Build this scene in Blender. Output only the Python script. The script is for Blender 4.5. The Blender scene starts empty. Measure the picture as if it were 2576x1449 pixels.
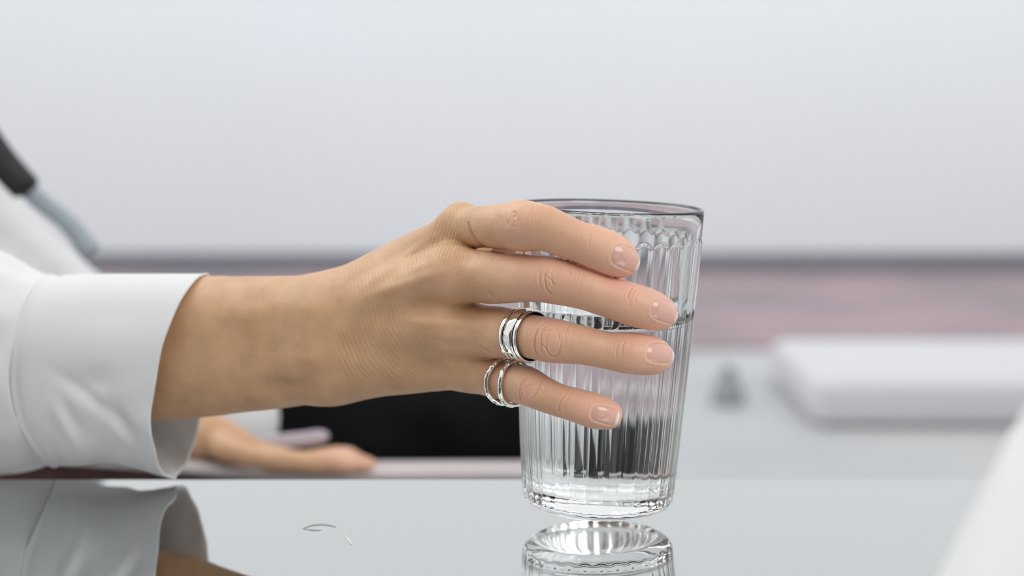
import bpy, bmesh, math, random
import numpy as np, time; _t0 = time.time()
from mathutils import Vector
random.seed(4); np.random.seed(4)
S = bpy.context.scene
COL = S.collection

# ------------------------------------------------------------------ camera
F = 4000.0                                   # focal length in pixels of the 2576 x 1449 frame
CAM = np.array([-0.0357, -0.65, 0.1794]); PITCH = math.radians(7.1)
cd = bpy.data.cameras.new('camera'); cam = bpy.data.objects.new('camera', cd); COL.objects.link(cam)
cam.location = CAM; cam.rotation_euler = (math.pi/2 - PITCH, 0, 0)
cd.sensor_width = 36.0; cd.lens = 36.0*F/2576; cd.clip_start = 0.02; cd.clip_end = 200
cd.dof.use_dof = True; cd.dof.focus_distance = 0.622; cd.dof.aperture_fstop = 5.4
S.camera = cam

# ------------------------------------------------------------------ world, lamps, exposure
w = bpy.data.worlds.new('overcast_sky'); S.world = w; w.use_nodes = True
wb = w.node_tree.nodes['Background']; wb.inputs[0].default_value = (0.97, 0.985, 1.0, 1); wb.inputs[1].default_value = 0.95
def area(name, loc, target, size, power, col=(1, 1, 1)):
    ld = bpy.data.lights.new(name, 'AREA'); ld.shape = 'RECTANGLE'; ld.size = size[0]; ld.size_y = size[1]
    ld.energy = power; ld.color = col
    o = bpy.data.objects.new(name, ld); COL.objects.link(o); o.location = loc
    o.rotation_euler = (Vector(target)-Vector(loc)).to_track_quat('-Z', 'Y').to_euler()
    return o
area('skylight', (-1.5, 0.9, 1.75), (0, 0, 0.05), (1.8, 1.4), 21, (1.0, 0.97, 0.92))
area('front_fill', (0.75, -1.05, 1.0), (0, 0, .08), (0.9, 0.8), 10.5, (1.0, 0.985, 0.965))  # unseen fill lamp, added to brighten the fingers from the front
area('wall_fill', (0.0, 3.6, 2.6), (0, 5.8, 0.1), (7.0, 0.8), 66, (0.95, 0.98, 1.0))  # unseen lamp added to lift the brightness of the back wall
S.view_settings.view_transform = 'Standard'; S.view_settings.look = 'None'
S.view_settings.exposure = 0.0; S.view_settings.gamma = 1.0; S.view_settings.use_curve_mapping = False
S.cycles.use_denoising = True
S.cycles.max_bounces = 20; S.cycles.transmission_bounces = 16; S.cycles.glossy_bounces = 8; S.cycles.diffuse_bounces = 4
S.cycles.sample_clamp_indirect = 6.0

# ------------------------------------------------------------------ helpers
cP, sP = math.cos(PITCH), math.sin(PITCH)
def ray(px, py):
    """direction(s) through a point of the photograph's frame"""
    a = (np.asarray(px, float)-1288)/F; b = (np.asarray(py, float)-724.5)/F
    a, b = np.broadcast_arrays(a, b)
    return np.stack([a, cP - b*sP, -sP - b*cP], -1)
def at(px, py, Y):
    d = ray(px, py); t = (np.asarray(Y, float)-CAM[1])/d[..., 1]
    return CAM + d*t[..., None]
def depth(P):
    r = np.asarray(P)-CAM
    return r[..., 1]*cP - r[..., 2]*sP
def proj(P):
    r = np.asarray(P)-CAM
    z = r[..., 1]*cP - r[..., 2]*sP; u = r[..., 1]*sP + r[..., 2]*cP
    return 1288+F*r[..., 0]/z, 724.5-F*u/z
def pr(px, py, Y, rpx):
    """axis point and radius (given in pixels at that depth)"""
    p = at(px, py, Y); return p, rpx*depth(p)/F

def tag(o, label=None, cat=None, group=None, kind=None):
    if label: o['label'] = label
    if cat: o['category'] = cat
    if group: o['group'] = group
    if kind: o['kind'] = kind
    return o
def empty(name, loc):
    o = bpy.data.objects.new(name, None); COL.objects.link(o); o.location = loc; o.empty_display_size = 0.02; return o
def mesh_obj(name, V, Fc, mat=None, parent=None, smooth=True, extra=()):
    me = bpy.data.meshes.new(name)
    V = np.asarray(V, np.float32)
    if isinstance(Fc, np.ndarray):
        n, k = Fc.shape
        me.vertices.add(len(V)); me.vertices.foreach_set('co', V.ravel())
        fl_ = np.concatenate([Fc.astype(np.int32).ravel(), np.array([i for p in extra for i in p], np.int32)])
        st_ = np.concatenate([np.arange(0, n*k, k, dtype=np.int32), (n*k+np.cumsum([0]+[len(p) for p in extra])[:-1]).astype(np.int32)]) if len(extra) else np.arange(0, n*k, k, dtype=np.int32)
        me.loops.add(len(fl_)); me.loops.foreach_set('vertex_index', fl_)
        me.polygons.add(len(st_)); me.polygons.foreach_set('loop_start', st_)
        me.update(calc_edges=True)
    else:
        me.from_pydata(V.tolist(), [], [list(map(int, f)) for f in Fc])
    me.polygons.foreach_set('use_smooth', np.full(len(me.polygons), smooth))
    o = bpy.data.objects.new(name, me); COL.objects.link(o)
    if mat: me.materials.append(mat)
    if parent is not None:
        o.parent = parent
        o.matrix_parent_inverse = parent.matrix_basis.inverted() if parent.type == 'EMPTY' else parent.matrix_world.inverted()
        if parent.type == 'EMPTY':
            from mathutils import Matrix
            o.matrix_parent_inverse = Matrix.Translation(-parent.location)
    return o
def bm_obj(name, bm, mat, parent=None, smooth=False):
    me = bpy.data.meshes.new(name); bm.normal_update(); bm.to_mesh(me); bm.free()
    V = np.empty(len(me.vertices)*3); me.vertices.foreach_get('co', V)
    o = bpy.data.objects.new(name, me); COL.objects.link(o); me.materials.append(mat)
    me.polygons.foreach_set('use_smooth', np.full(len(me.polygons), smooth))
    if parent is not None:
        from mathutils import Matrix
        o.parent = parent; o.matrix_parent_inverse = Matrix.Translation(-parent.location) if parent.type == 'EMPTY' else Matrix()
    return o
def box_bm(lo, hi, bev=0.0, seg=2, bm=None):
    bm = bm or bmesh.new()
    r = bmesh.ops.create_cube(bm, size=1.0)
    lo, hi = Vector(lo), Vector(hi)
    for v in r['verts']:
        v.co = Vector((lo[i]+(v.co[i]+.5)*(hi[i]-lo[i]) for i in range(3)))
    if bev: bmesh.ops.bevel(bm, geom=list({e for v in r['verts'] for e in v.link_edges}), offset=bev, segments=seg, affect='EDGES', profile=0.5)
    return bm
def grid_faces(n, m, close_u=True):
    """quads of an n (around) x m (along) grid, index = j*n+i"""
    f = []
    for j in range(m-1):
        for i in range(n if close_u else n-1):
            a, b = j*n+i, j*n+(i+1) % n
            f.append((a, b, b+n, a+n))
    return f
def pinterp(x, xp, fp, period=360.0):
    """smooth periodic interpolation through control values"""
    xp = np.asarray(xp, float); fp = np.asarray(fp, float)
    o = np.argsort(xp); xp, fp = xp[o], fp[o]
    X = np.concatenate([xp-period, xp, xp+period]); Y = np.concatenate([fp, fp, fp])
    m = np.gradient(Y, X)
    x = np.mod(np.asarray(x, float), period)
    k = np.clip(np.searchsorted(X, x, 'right')-1, 0, len(X)-2)
    h = X[k+1]-X[k]; t = (x-X[k])/h
    return ((2*t**3-3*t**2+1)*Y[k] + (t**3-2*t**2+t)*h*m[k] + (-2*t**3+3*t**2)*Y[k+1] + (t**3-t**2)*h*m[k+1])
def catmull(pts, n):
    pts = np.asarray(pts, float); P = np.vstack([2*pts[0]-pts[1], pts, 2*pts[-1]-pts[-2]]); out = []
    for i in range(1, len(P)-2):
        for t in np.linspace(0, 1, n, endpoint=False):
            out.append(0.5*((2*P[i]) + (P[i+1]-P[i-1])*t + (2*P[i-1]-5*P[i]+4*P[i+1]-P[i+2])*t*t + (3*P[i]-P[i-1]-3*P[i+1]+P[i+2])*t**3))
    out.append(pts[-1]); return np.array(out)
def smooth01(x, a, b):
    t = np.clip((x-a)/(b-a), 0, 1); return t*t*(3-2*t)
def vnoise(P, seed=0):
    """cheap smooth value noise of points (N,3), about -1..1"""
    P = np.asarray(P, float); i = np.floor(P).astype(np.int64); f = P-i; u = f*f*(3-2*f)
    def h(a, b, c):
        n = (a*374761393 + b*668265263 + c*2147483647 + seed*974711) & 0xffffffff
        n = ((n ^ (n >> 13))*1274126177) & 0xffffffff
        return ((n ^ (n >> 16)) & 0xffff)/32767.5-1
    r = 0
    for dx in (0, 1):
        for dy in (0, 1):
            for dz in (0, 1):
                wgt = (u[:, 0] if dx else 1-u[:, 0])*(u[:, 1] if dy else 1-u[:, 1])*(u[:, 2] if dz else 1-u[:, 2])
                r = r + wgt*h(i[:, 0]+dx, i[:, 1]+dy, i[:, 2]+dz)
    return r

# ------------------------------------------------------------------ materials
def mat(name, col=(.8, .8, .8), rough=.5, metal=0.0, **kw):
    m = bpy.data.materials.new(name); m.use_nodes = True
    b = m.node_tree.nodes['Principled BSDF']
    b.inputs['Base Color'].default_value = (*col, 1); b.inputs['Roughness'].default_value = rough; b.inputs['Metallic'].default_value = metal
    for k, v in kw.items(): b.inputs[k.replace('_', ' ')].default_value = v
    return m
def nd(m, t, **kw):
    n = m.node_tree.nodes.new(t)
    for k, v in kw.items(): setattr(n, k, v)
    return n
def lk(m, a, b): m.node_tree.links.new(a, b)
def noisy(m, ca, cb, scale, detail=4, bump=0.0, bscale=None, dist=0.001):
    b = m.node_tree.nodes['Principled BSDF']
    tc = nd(m, 'ShaderNodeTexCoord'); n = nd(m, 'ShaderNodeTexNoise'); n.inputs['Scale'].default_value = scale; n.inputs['Detail'].default_value = detail
    lk(m, tc.outputs['Object'], n.inputs['Vector'])
    r = nd(m, 'ShaderNodeValToRGB'); r.color_ramp.elements[0].color = (*ca, 1); r.color_ramp.elements[1].color = (*cb, 1)
    r.color_ramp.elements[0].position = .35; r.color_ramp.elements[1].position = .65
    lk(m, n.outputs['Fac'], r.inputs['Fac']); lk(m, r.outputs['Color'], b.inputs['Base Color'])
    if bump:
        n2 = nd(m, 'ShaderNodeTexNoise'); n2.inputs['Scale'].default_value = bscale or scale; n2.inputs['Detail'].default_value = 3
        lk(m, tc.outputs['Object'], n2.inputs['Vector'])
        bp = nd(m, 'ShaderNodeBump'); bp.inputs['Strength'].default_value = bump; bp.inputs['Distance'].default_value = dist
        lk(m, n2.outputs['Fac'], bp.inputs['Height']); lk(m, bp.outputs['Normal'], b.inputs['Normal'])
    return m
M = {}
M['wall'] = noisy(mat('white_plaster', rough=.9), (.79, .82, .835), (.81, .835, .865), 0.7)
M['light_block'] = noisy(mat('block_grey', rough=.9), (.10, .105, .105), (.13, .13, .13), 0.8)
M['baseboard'] = mat('grey_paint', (.22, .22, .25), .6)
M['floor'] = noisy(mat('pale_concrete', rough=.65), (.455, .465, .475), (.52, .525, .53), 1.6, bump=.1, bscale=30)
M['carpet'] = noisy(mat('dusty_pink_carpet', rough=.95), (.27, .235, .255), (.40, .29, .31), 2.2, bump=.3, bscale=400)
M['platform'] = mat('white_lacquer', (.64, .64, .66), .6)
M['bag'] = noisy(mat('grey_canvas', rough=.9), (.30, .32, .33), (.38, .40, .41), 60)
M['mirror'] = mat('grey_mirror_glass', (.585, .60, .605), .015, 1.0)
M['table_leg'] = mat('brushed_steel', (.5, .5, .5), .35, 1.0)
M['scuff'] = mat('scuff', (.40, .41, .41), .6)
M['scuff_light'] = mat('light_scuff', (.75, .75, .73), .5)
M['pale_wood'] = noisy(mat('pale_wood', rough=.4), (.52, .47, .47), (.60, .54, .54), 14)
M['leather'] = noisy(mat('red_brown_leather', rough=.5), (.045, .016, .012), (.075, .025, .02), 50)
M['shirt'] = mat('white_cotton', (.84, .845, .85), .85)
b = M['shirt'].node_tree.nodes['Principled BSDF']
b.inputs['Sheen Weight'].default_value = .15
_m = M['shirt']; _o = [n for n in _m.node_tree.nodes if n.type == 'OUTPUT_MATERIAL'][0]
_t = nd(_m, 'ShaderNodeBsdfTranslucent'); _t.inputs['Color'].default_value = (.80, .80, .80, 1); _x = nd(_m, 'ShaderNodeMixShader'); _x.inputs[0].default_value = .15
lk(_m, b.outputs[0], _x.inputs[1]); lk(_m, _t.outputs[0], _x.inputs[2]); lk(_m, _x.outputs[0], _o.inputs['Surface']); tc = nd(_m, 'ShaderNodeTexCoord')
wv = nd(_m, 'ShaderNodeTexNoise'); wv.inputs['Scale'].default_value = 1800; lk(_m, tc.outputs['Object'], wv.inputs['Vector'])
bp = nd(_m, 'ShaderNodeBump'); bp.inputs['Strength'].default_value = .12; bp.inputs['Distance'].default_value = .0004
lk(_m, wv.outputs['Fac'], bp.inputs['Height']); lk(_m, bp.outputs['Normal'], b.inputs['Normal'])
M['black'] = noisy(mat('black_cloth', rough=.9, Specular_IOR_Level=.1), (.002, .002, .0025), (.006, .0055, .0065), 25)
M['strap'] = mat('black_webbing', (.012, .014, .014), .7)
M['strap_grey'] = mat('blue_grey_webbing', (.36, .41, .45), .7)
M['belt'] = mat('pale_lilac_leather', (.55, .52, .60), .5)
M['silver'] = mat('silver', (.86, .84, .80), .12, 1.0)
M['dark_silver'] = mat('oxidised_silver', (.05, .045, .04), .4, 1.0)
M['ceramic'] = mat('white_ceramic', (.90, .91, .92), .3)

g = mat('clear_glass', (.985, .995, .99), 0.0); b = g.node_tree.nodes['Principled BSDF']
b.inputs['Transmission Weight'].default_value = 1.0; b.inputs['IOR'].default_value = 1.5; M['glass'] = g
g = mat('water', (1, 1, 1), 0.0); b = g.node_tree.nodes['Principled BSDF']
b.inputs['Transmission Weight'].default_value = 1.0; b.inputs['IOR'].default_value = 1.33; M['water'] = g

def skin_mat(name, fine=True):
    m = mat(name, (.5, .3, .2), .42); b = m.node_tree.nodes['Principled BSDF']
    b.inputs['Subsurface Weight'].default_value = .18; b.inputs['Subsurface Radius'].default_value = (1, .35, .2); b.inputs['Subsurface Scale'].default_value = .0035
    b.inputs['Specular IOR Level'].default_value = .5
    tc = nd(m, 'ShaderNodeTexCoord')
    red = nd(m, 'ShaderNodeAttribute', attribute_name='redness')
    n = nd(m, 'ShaderNodeTexNoise'); n.inputs['Scale'].default_value = 70; n.inputs['Detail'].default_value = 5
    lk(m, tc.outputs['Object'], n.inputs['Vector'])
    r = nd(m, 'ShaderNodeValToRGB')
    r.color_ramp.elements[0].color = (.52, .30, .158, 1); r.color_ramp.elements[1].color = (.66, .40, .225, 1)
    r.color_ramp.elements[0].position = .3; r.color_ramp.elements[1].position = .7
    lk(m, n.outputs['Fac'], r.inputs['Fac'])
    mx = nd(m, 'ShaderNodeMix', data_type='RGBA'); lk(m, red.outputs['Fac'], mx.inputs[0]); lk(m, r.outputs['Color'], mx.inputs[6])
    mx.inputs[7].default_value = (.82, .46, .345, 1)
    lk(m, mx.outputs[2], b.inputs['Base Color'])
    if fine:
        vo = nd(m, 'ShaderNodeTexVoronoi', feature='DISTANCE_TO_EDGE'); vo.inputs['Scale'].default_value = 900
        nn = nd(m, 'ShaderNodeTexNoise'); nn.inputs['Scale'].default_value = 300; nn.inputs['Detail'].default_value = 3
        lk(m, tc.outputs['Object'], vo.inputs['Vector']); lk(m, tc.outputs['Object'], nn.inputs['Vector'])
        ma = nd(m, 'ShaderNodeMath', operation='MINIMUM'); ma.inputs[1].default_value = .12; lk(m, vo.outputs['Distance'], ma.inputs[0])
        mb = nd(m, 'ShaderNodeMath', operation='MULTIPLY_ADD'); mb.inputs[1].default_value = 2.0; lk(m, ma.outputs[0], mb.inputs[0]); lk(m, nn.outputs['Fac'], mb.inputs[2])
        bp = nd(m, 'ShaderNodeBump'); bp.inputs['Strength'].default_value = .6; bp.inputs['Distance'].default_value = .0003
        lk(m, mb.outputs[0], bp.inputs['Height']); lk(m, bp.outputs['Normal'], b.inputs['Normal'])
    return m
M['skin'] = skin_mat('skin')
g = mat('fingernail', (.74, .50, .43), .16); b = g.node_tree.nodes['Principled BSDF']
b.inputs['Subsurface Weight'].default_value = .2; b.inputs['Subsurface Scale'].default_value = .002; b.inputs['Coat Weight'].default_value = .25
a_ = nd(g, 'ShaderNodeAttribute', attribute_name='free_edge'); mx = nd(g, 'ShaderNodeMix', data_type='RGBA')
mx.inputs[6].default_value = (.74, .41, .325, 1); mx.inputs[7].default_value = (.90, .86, .82, 1)
lk(g, a_.outputs['Fac'], mx.inputs[0]); lk(g, mx.outputs[2], b.inputs['Base Color']); M['nail'] = g

# ------------------------------------------------------------------ the setting
FZ = -0.5
def struct(name, lo, hi, m, bev=0): return tag(bm_obj(name, box_bm(lo, hi, bev), m), kind='structure')
struct('floor', (-9, -4, FZ-.1), (9, 9, FZ), M['floor'])
struct('wall_back', (-7, 5.2, FZ), (7, 5.4, 1.15), M['wall'])
struct('baseboard_back', (-7, 5.17, FZ), (7, 5.2, FZ+.085), M['baseboard'], .006)
struct('front_light_block', (-4, -2.7, FZ), (4, -2.5, 1.7), M['light_block'])  # unseen dark slab behind the camera, added to cut frontal light and give contrast

o = bm_obj('carpet', box_bm((-5, 3.48, FZ), (5, 5.165, FZ+.012), .004), M['carpet'])
tag(o, 'dusty pink carpet strip on the floor along the foot of the white wall', 'carpet')
# low white platform, far right
xl = at(2035, 950, 2.55)[0]
o = bm_obj('platform', box_bm((xl, 2.5, FZ), (xl+2.2, 3.05, FZ+.10), .03, 3), M['platform'])
tag(o, 'low white platform on the pale floor in front of the carpet', 'platform')

# small grey bag on the floor
bg = empty('bag', (float(at(1832, 1000, 2.75)[0]), 2.75, FZ))
V = []; n = 20
prof = [(.001, 0), (.034, 0), (.037, .006), (.035, .03), (.026, .055), (.015, .07), (.012, .075), (.016, .085), (.001, .083)]
for r_, z_ in prof:
    for i in range(n):
        a = 2*math.pi*i/n; q = 1+.06*math.sin(5*a)
        V.append((bg.location.x+r_*q*math.cos(a), 2.75+.75*r_*q*math.sin(a), FZ+z_))
mesh_obj('pouch', V, grid_faces(n, len(prof)), M['bag'], bg)
V = []
for i in range(n):
    a = 2*math.pi*i/n
    for j in range(8):
        c = 2*math.pi*j/8; V.append((bg.location.x+(.014+.002*math.cos(c))*math.cos(a), 2.75+.75*(.014+.002*math.cos(c))*math.sin(a), FZ+.0745+.002*math.sin(c)))
mesh_obj('drawstring', V, [(i*8+j, i*8+(j+1) % 8, ((i+1) % n)*8+(j+1) % 8, ((i+1) % n)*8+j) for i in range(n) for j in range(8)], M['baseboard'], bg)
tag(bg, 'small dark grey pouch standing on the pale floor beside the white platform', 'bag')

# ------------------------------------------------------------------ mirror-topped table
TE = 0.072                                     # far edge of the table
tb = empty('table', (0, -.2, FZ))
bm_obj('tabletop', box_bm((-.75, -.52, -.012), (.85, TE, 0), .0012, 2), M['mirror'], tb)
for sx in (-.68, .78):
    for sy in (-.46, .02):
        bm = bmesh.new(); bmesh.ops.create_cone(bm, cap_ends=True, segments=24, radius1=.012, radius2=.018, depth=.488)
        bmesh.ops.translate(bm, verts=bm.verts, vec=(sx, sy, FZ+.244)); bm_obj('leg', bm, M['table_leg'], tb, True)
for y_ in (-.46, .02): bm_obj('rail', box_bm((-.68, y_-.008, -.034), (.78, y_+.008, -.012), .002), M['table_leg'], tb)
def scuff(pts, wpx, m):
    c = catmull(np.array(pts), 6); V = []
    for i, p in enumerate(c):
        t = c[min(i+1, len(c)-1)]-c[max(i-1, 0)]; t /= np.linalg.norm(t); nrm = np.array([-t[1], t[0]])
        ww = wpx*(.25+.75*math.sin(math.pi*(i+.5)/len(c)))
        for s in (-1, 1):
            q = p+nrm*ww*s; d = ray(q[0], q[1]); V.append(CAM+d*(-(CAM[2]-.00016)/d[2]))
    V = np.array(V); n_ = len(V); V2 = np.vstack([V, V-[0, 0, .00013]])
    f = []
    for i in range(len(c)-1):
        k = 2*i; f += [(k, k+2, k+3, k+1), (n_+k, n_+k+1, n_+k+3, n_+k+2), (k, n_+k, n_+k+2, k+2), (k+1, k+3, n_+k+3, n_+k+1)]
    return mesh_obj('scuff', V2, f, m, tb, False)
scuff([(762, 1329), (785, 1321), (815, 1319), (845, 1325)], 1.6, M['scuff'])
scuff([(765, 1330), (790, 1333), (808, 1333)], 1.4, M['scuff'])
scuff([(866, 1345), (876, 1357), (884, 1369)], 3.0, M['scuff_light'])
tag(tb, 'low table with a grey mirrored glass top under the tumbler', 'table')

# ------------------------------------------------------------------ armchair behind the table
ac = empty('armchair', (-.05, .5, FZ))
def bar(name, pts, rad, flat, m, parent, n=16, sub=6):
    """swept elliptical bar through points; rad vertical, flat = depth factor"""
    c = catmull(pts, sub); V = []
    for i, p in enumerate(c):
        t = c[min(i+1, len(c)-1)]-c[max(i-1, 0)]; t /= np.linalg.norm(t)
        up = np.array([0, 0, 1.]) if abs(t[2]) < .9 else np.array([0, 1., 0]); s = np.cross(t, up); s /= np.linalg.norm(s); u = np.cross(s, t)
        e = rad*min(1, .4+.6*math.sqrt(min(1, min(i, len(c)-1-i)/3)))
        for k in range(n):
            a = 2*math.pi*k/n; ca, sa = math.cos(a), math.sin(a)
            ca = math.copysign(abs(ca)**.6, ca); sa = math.copysign(abs(sa)**.6, sa)
            V.append(p+s*e*flat*ca+u*e*sa)
    f = grid_faces(n, len(c)); f += [tuple(range(n))[::-1], tuple((len(c)-1)*n+i for i in range(n))]
    return mesh_obj(name, V, f, m, parent)
AY = .365
armpts = [at(x, y, Y) for x, y, Y in [(-60, 1122, .350), (150, 1140, .352), (330, 1153, .357), (480, 1165, .363), (700, 1182, AY), (950, 1185, AY), (1300, 1184, AY), (1480, 1185, AY+.01)]]
bar('armrest', armpts, .0048, 3.4, M['pale_wood'], ac)
far = [p+np.array([0, .52, 0]) for p in armpts]
bar('armrest', far, .0048, 3.4, M['pale_wood'], ac)
sx0, sx1 = armpts[0][0], armpts[-1][0]
bm_obj('seat', box_bm((sx0+.02, AY+.005, -.19), (float(at(1340, 1200, .4)[0]), AY+.53, -.118), .02, 3), M['leather'], ac, True)
cv = catmull(armpts, 6); V = []
for p in cv:
    for dy_, z_ in ((-.006, p[2]-.0035), (-.006, -.2), (.006, -.2), (.006, p[2]-.0035)): V.append((p[0], p[1]+dy_, z_))
f = [(i*4+k, i*4+(k+1) % 4, i*4+4+(k+1) % 4, i*4+4+k) for i in range(len(cv)-1) for k in range(4)]+[(0, 1, 2, 3), tuple((len(cv)-1)*4+k for k in (3, 2, 1, 0))]
mesh_obj('side_panel', V, f, M['leather'], ac, False)
for x_ in (sx0+.06, sx1-.03):
    for y_ in (AY+.03, AY+.5):
        bm_obj('leg', box_bm((x_-.014, y_-.014, FZ), (x_+.014, y_+.014, -.19), .004), M['pale_wood'], ac)
for y_ in (AY, AY+.52): bm_obj('arm_post', box_bm((sx1-.06, y_-.01, -.2), (sx1-.035, y_+.01, -.078), .003), M['pale_wood'], ac)
tag(ac, 'armchair with a pale wooden armrest and red-brown seat behind the table', 'armchair')

# ------------------------------------------------------------------ ribbed tumbler and water
H, RB, RT = 0.1256, 0.0313, 0.0391; TILT = math.radians(1.9); LIFT = 0.0069
def tum(P):                                    # tumbler's own frame -> scene (leaning 1.9 degrees to the right, held 8 mm up)
    P = np.asarray(P, float); c, s = math.cos(TILT), math.sin(TILT)
    return np.stack([P[..., 0]*c+P[..., 2]*s, P[..., 1], -P[..., 0]*s+P[..., 2]*c+LIFT], -1)
def untum(P):
    P = np.asarray(P, float)-[0, 0, LIFT]; c, s = math.cos(TILT), math.sin(TILT)
    return np.stack([P[..., 0]*c-P[..., 2]*s, P[..., 1], P[..., 0]*s+P[..., 2]*c], -1)
def r_out(z): return RB+(RT-RB)*(np.asarray(z)/H)**.93
NR = 30; NA = NR*14; RIBTOP = H-.0118; RIBLOW = .0062
ang = np.arange(NA)*2*math.pi/NA
loc = np.mod(ang*NR/(2*math.pi)+.5, 1)*2-1       # -1..1 inside one rib
zs = np.concatenate([[0.0002, .0008, .0018, .003, .0042, .0054, .0062, .007, .0085], np.linspace(.011, RIBTOP-.004, 26),
                     RIBTOP-np.array([.003, .0022, .0016, .001, .0005, 0, -.0006, -.0014]), [H-.007, H-.004, H-.0022, H-.0012]])
rows = []
for z in zs:
    base = r_out(z)
    heel = .0048*max(0, 1-z/.0045)**2.2                      # rounded heel
    arch_top = RIBTOP-.0028*loc**2                            # scalloped end of each rib
    up = np.clip((arch_top-z)/.0009, 0, 1); up = up*up*(3-2*up)
    arch_low = .0032+.0024*loc**2
    lo_ = np.clip((z-arch_low)/.0009, 0, 1); lo_ = lo_*lo_*(3-2*lo_)
    bulge = np.sqrt(np.clip(1-.86*loc**2, 0, 1))-.55
    r = base-heel-.0003+(.0005+.0006*float(smooth01(z, .008, .03)))*bulge*up*lo_
    r = np.where(z > RIBTOP+.0012, base-.0003, r)
    rows.append(np.stack([r*np.cos(ang), r*np.sin(ang), np.full(NA, z)], -1))
T = .00185
rim = [(r_out(H)-.0002-.0003, H-.0004), (r_out(H)-T/2-.0002, H), (r_out(H)-T-.0002+.0003, H-.0004), (r_out(H)-T-.0002, H-.0014)]
for r, z in rim: rows.append(np.stack([r*np.cos(ang), r*np.sin(ang), np.full(NA, z)], -1))
ZI = .0085                                                     # inside floor
def r_in(z):
    r = r_out(z)-T-.0003
    return r
inner = [H-.006, H-.012, .1, .085, .07, .055, .04, .025, .017]
for z in inner: rows.append(np.stack([r_in(z)*np.cos(ang), r_in(z)*np.sin(ang), np.full(NA, z)], -1))
RIF = float(r_in(.014))
for k, (dr, z) in enumerate([(.0002, .0128), (.0009, .0105), (.0025, .0090), (.005, ZI), (.012, ZI+.0001), (.022, ZI+.0002)]):
    rows.append(np.stack([(RIF-dr)*np.cos(ang), (RIF-dr)*np.sin(ang), np.full(NA, z)], -1))
# underside: slight kick-up
under = [np.stack([r*np.cos(ang), r*np.sin(ang), np.full(NA, z)], -1) for r, z in [(.012, .0016), (.020, .0013), (.0235, .0004), (.0255, 0.0)]]
allrows = under+rows
V = np.concatenate(allrows); nrow = len(allrows)
idx = np.arange(nrow*NA).reshape(nrow, NA)
Q = np.stack([idx[:-1], np.roll(idx[:-1], -1, 1), np.roll(idx[1:], -1, 1), idx[1:]], -1).reshape(-1, 4)
V = np.vstack([V, [[0, 0, .0017], [0, 0, ZI+.0002]]]); cb, ct = len(V)-2, len(V)-1
fl = Q.tolist()+[(cb, (i+1) % NA, i) for i in range(NA)]+[(ct, (nrow-1)*NA+i, (nrow-1)*NA+(i+1) % NA) for i in range(NA)]
tumbler = mesh_obj('tumbler', tum(V), fl, M['glass'])
tag(tumbler, 'ribbed clear drinking glass held in the hand just above the table', 'glass')
# water: follows the inside of the tumbler, level surface
WZ = 0.0910
NW = 96; aw = np.arange(NW)*2*math.pi/NW; rows = []
ov = .00006
def zloc_top(r):                               # own-frame z of the level surface
    zc = (WZ-LIFT)/math.cos(TILT); return zc+r*np.cos(aw)*math.tan(TILT)
for k, (dr, z) in enumerate([(.022, ZI+.0002-ov), (.012, ZI+.0001-ov), (.005, ZI-ov), (.0025, .0090-ov*.7), (.0009, .0105), (.0002, .0128)]):
    r = RIF-dr+ov; rows.append(np.stack([r*np.cos(aw), r*np.sin(aw), np.full(NW, z)], -1))
for t in np.linspace(0, 1, 12):
    zt = zloc_top(RT*.93); z = .017+(zt-.017)*t; r = r_in(z)+ov
    z2 = z+ (.0011 if t == 1 else 0); rows.append(np.stack([r*np.cos(aw), r*np.sin(aw), z2], -1))
for dr, dz in [(.0005, .0004), (.0013, .0001), (.0026, 0), (.012, 0), (.026, 0)]:
    r = r_in(.08)-dr+(.0006 if dr < .001 else 0); rows.append(np.stack([r*np.cos(aw), r*np.sin(aw), zloc_top(r)+dz], -1))
V = np.concatenate(rows); nrow = len(rows); idx = np.arange(nrow*NW).reshape(nrow, NW)
Q = np.stack([idx[:-1], np.roll(idx[:-1], -1, 1), np.roll(idx[1:], -1, 1), idx[1:]], -1).reshape(-1, 4)
V = np.vstack([V, [[0, 0, ZI+.0002-ov], [0, 0, (WZ-LIFT)/math.cos(TILT)]]]); cb, ct = len(V)-2, len(V)-1
fl = Q.tolist()+[(cb, (i+1) % NW, i) for i in range(NW)]+[(ct, (nrow-1)*NW+i, (nrow-1)*NW+(i+1) % NW) for i in range(NW)]
o = mesh_obj('water', tum(V), fl, M['water'])
tag(o, 'clear water filling the ribbed drinking glass to about two thirds', 'water')

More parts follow.
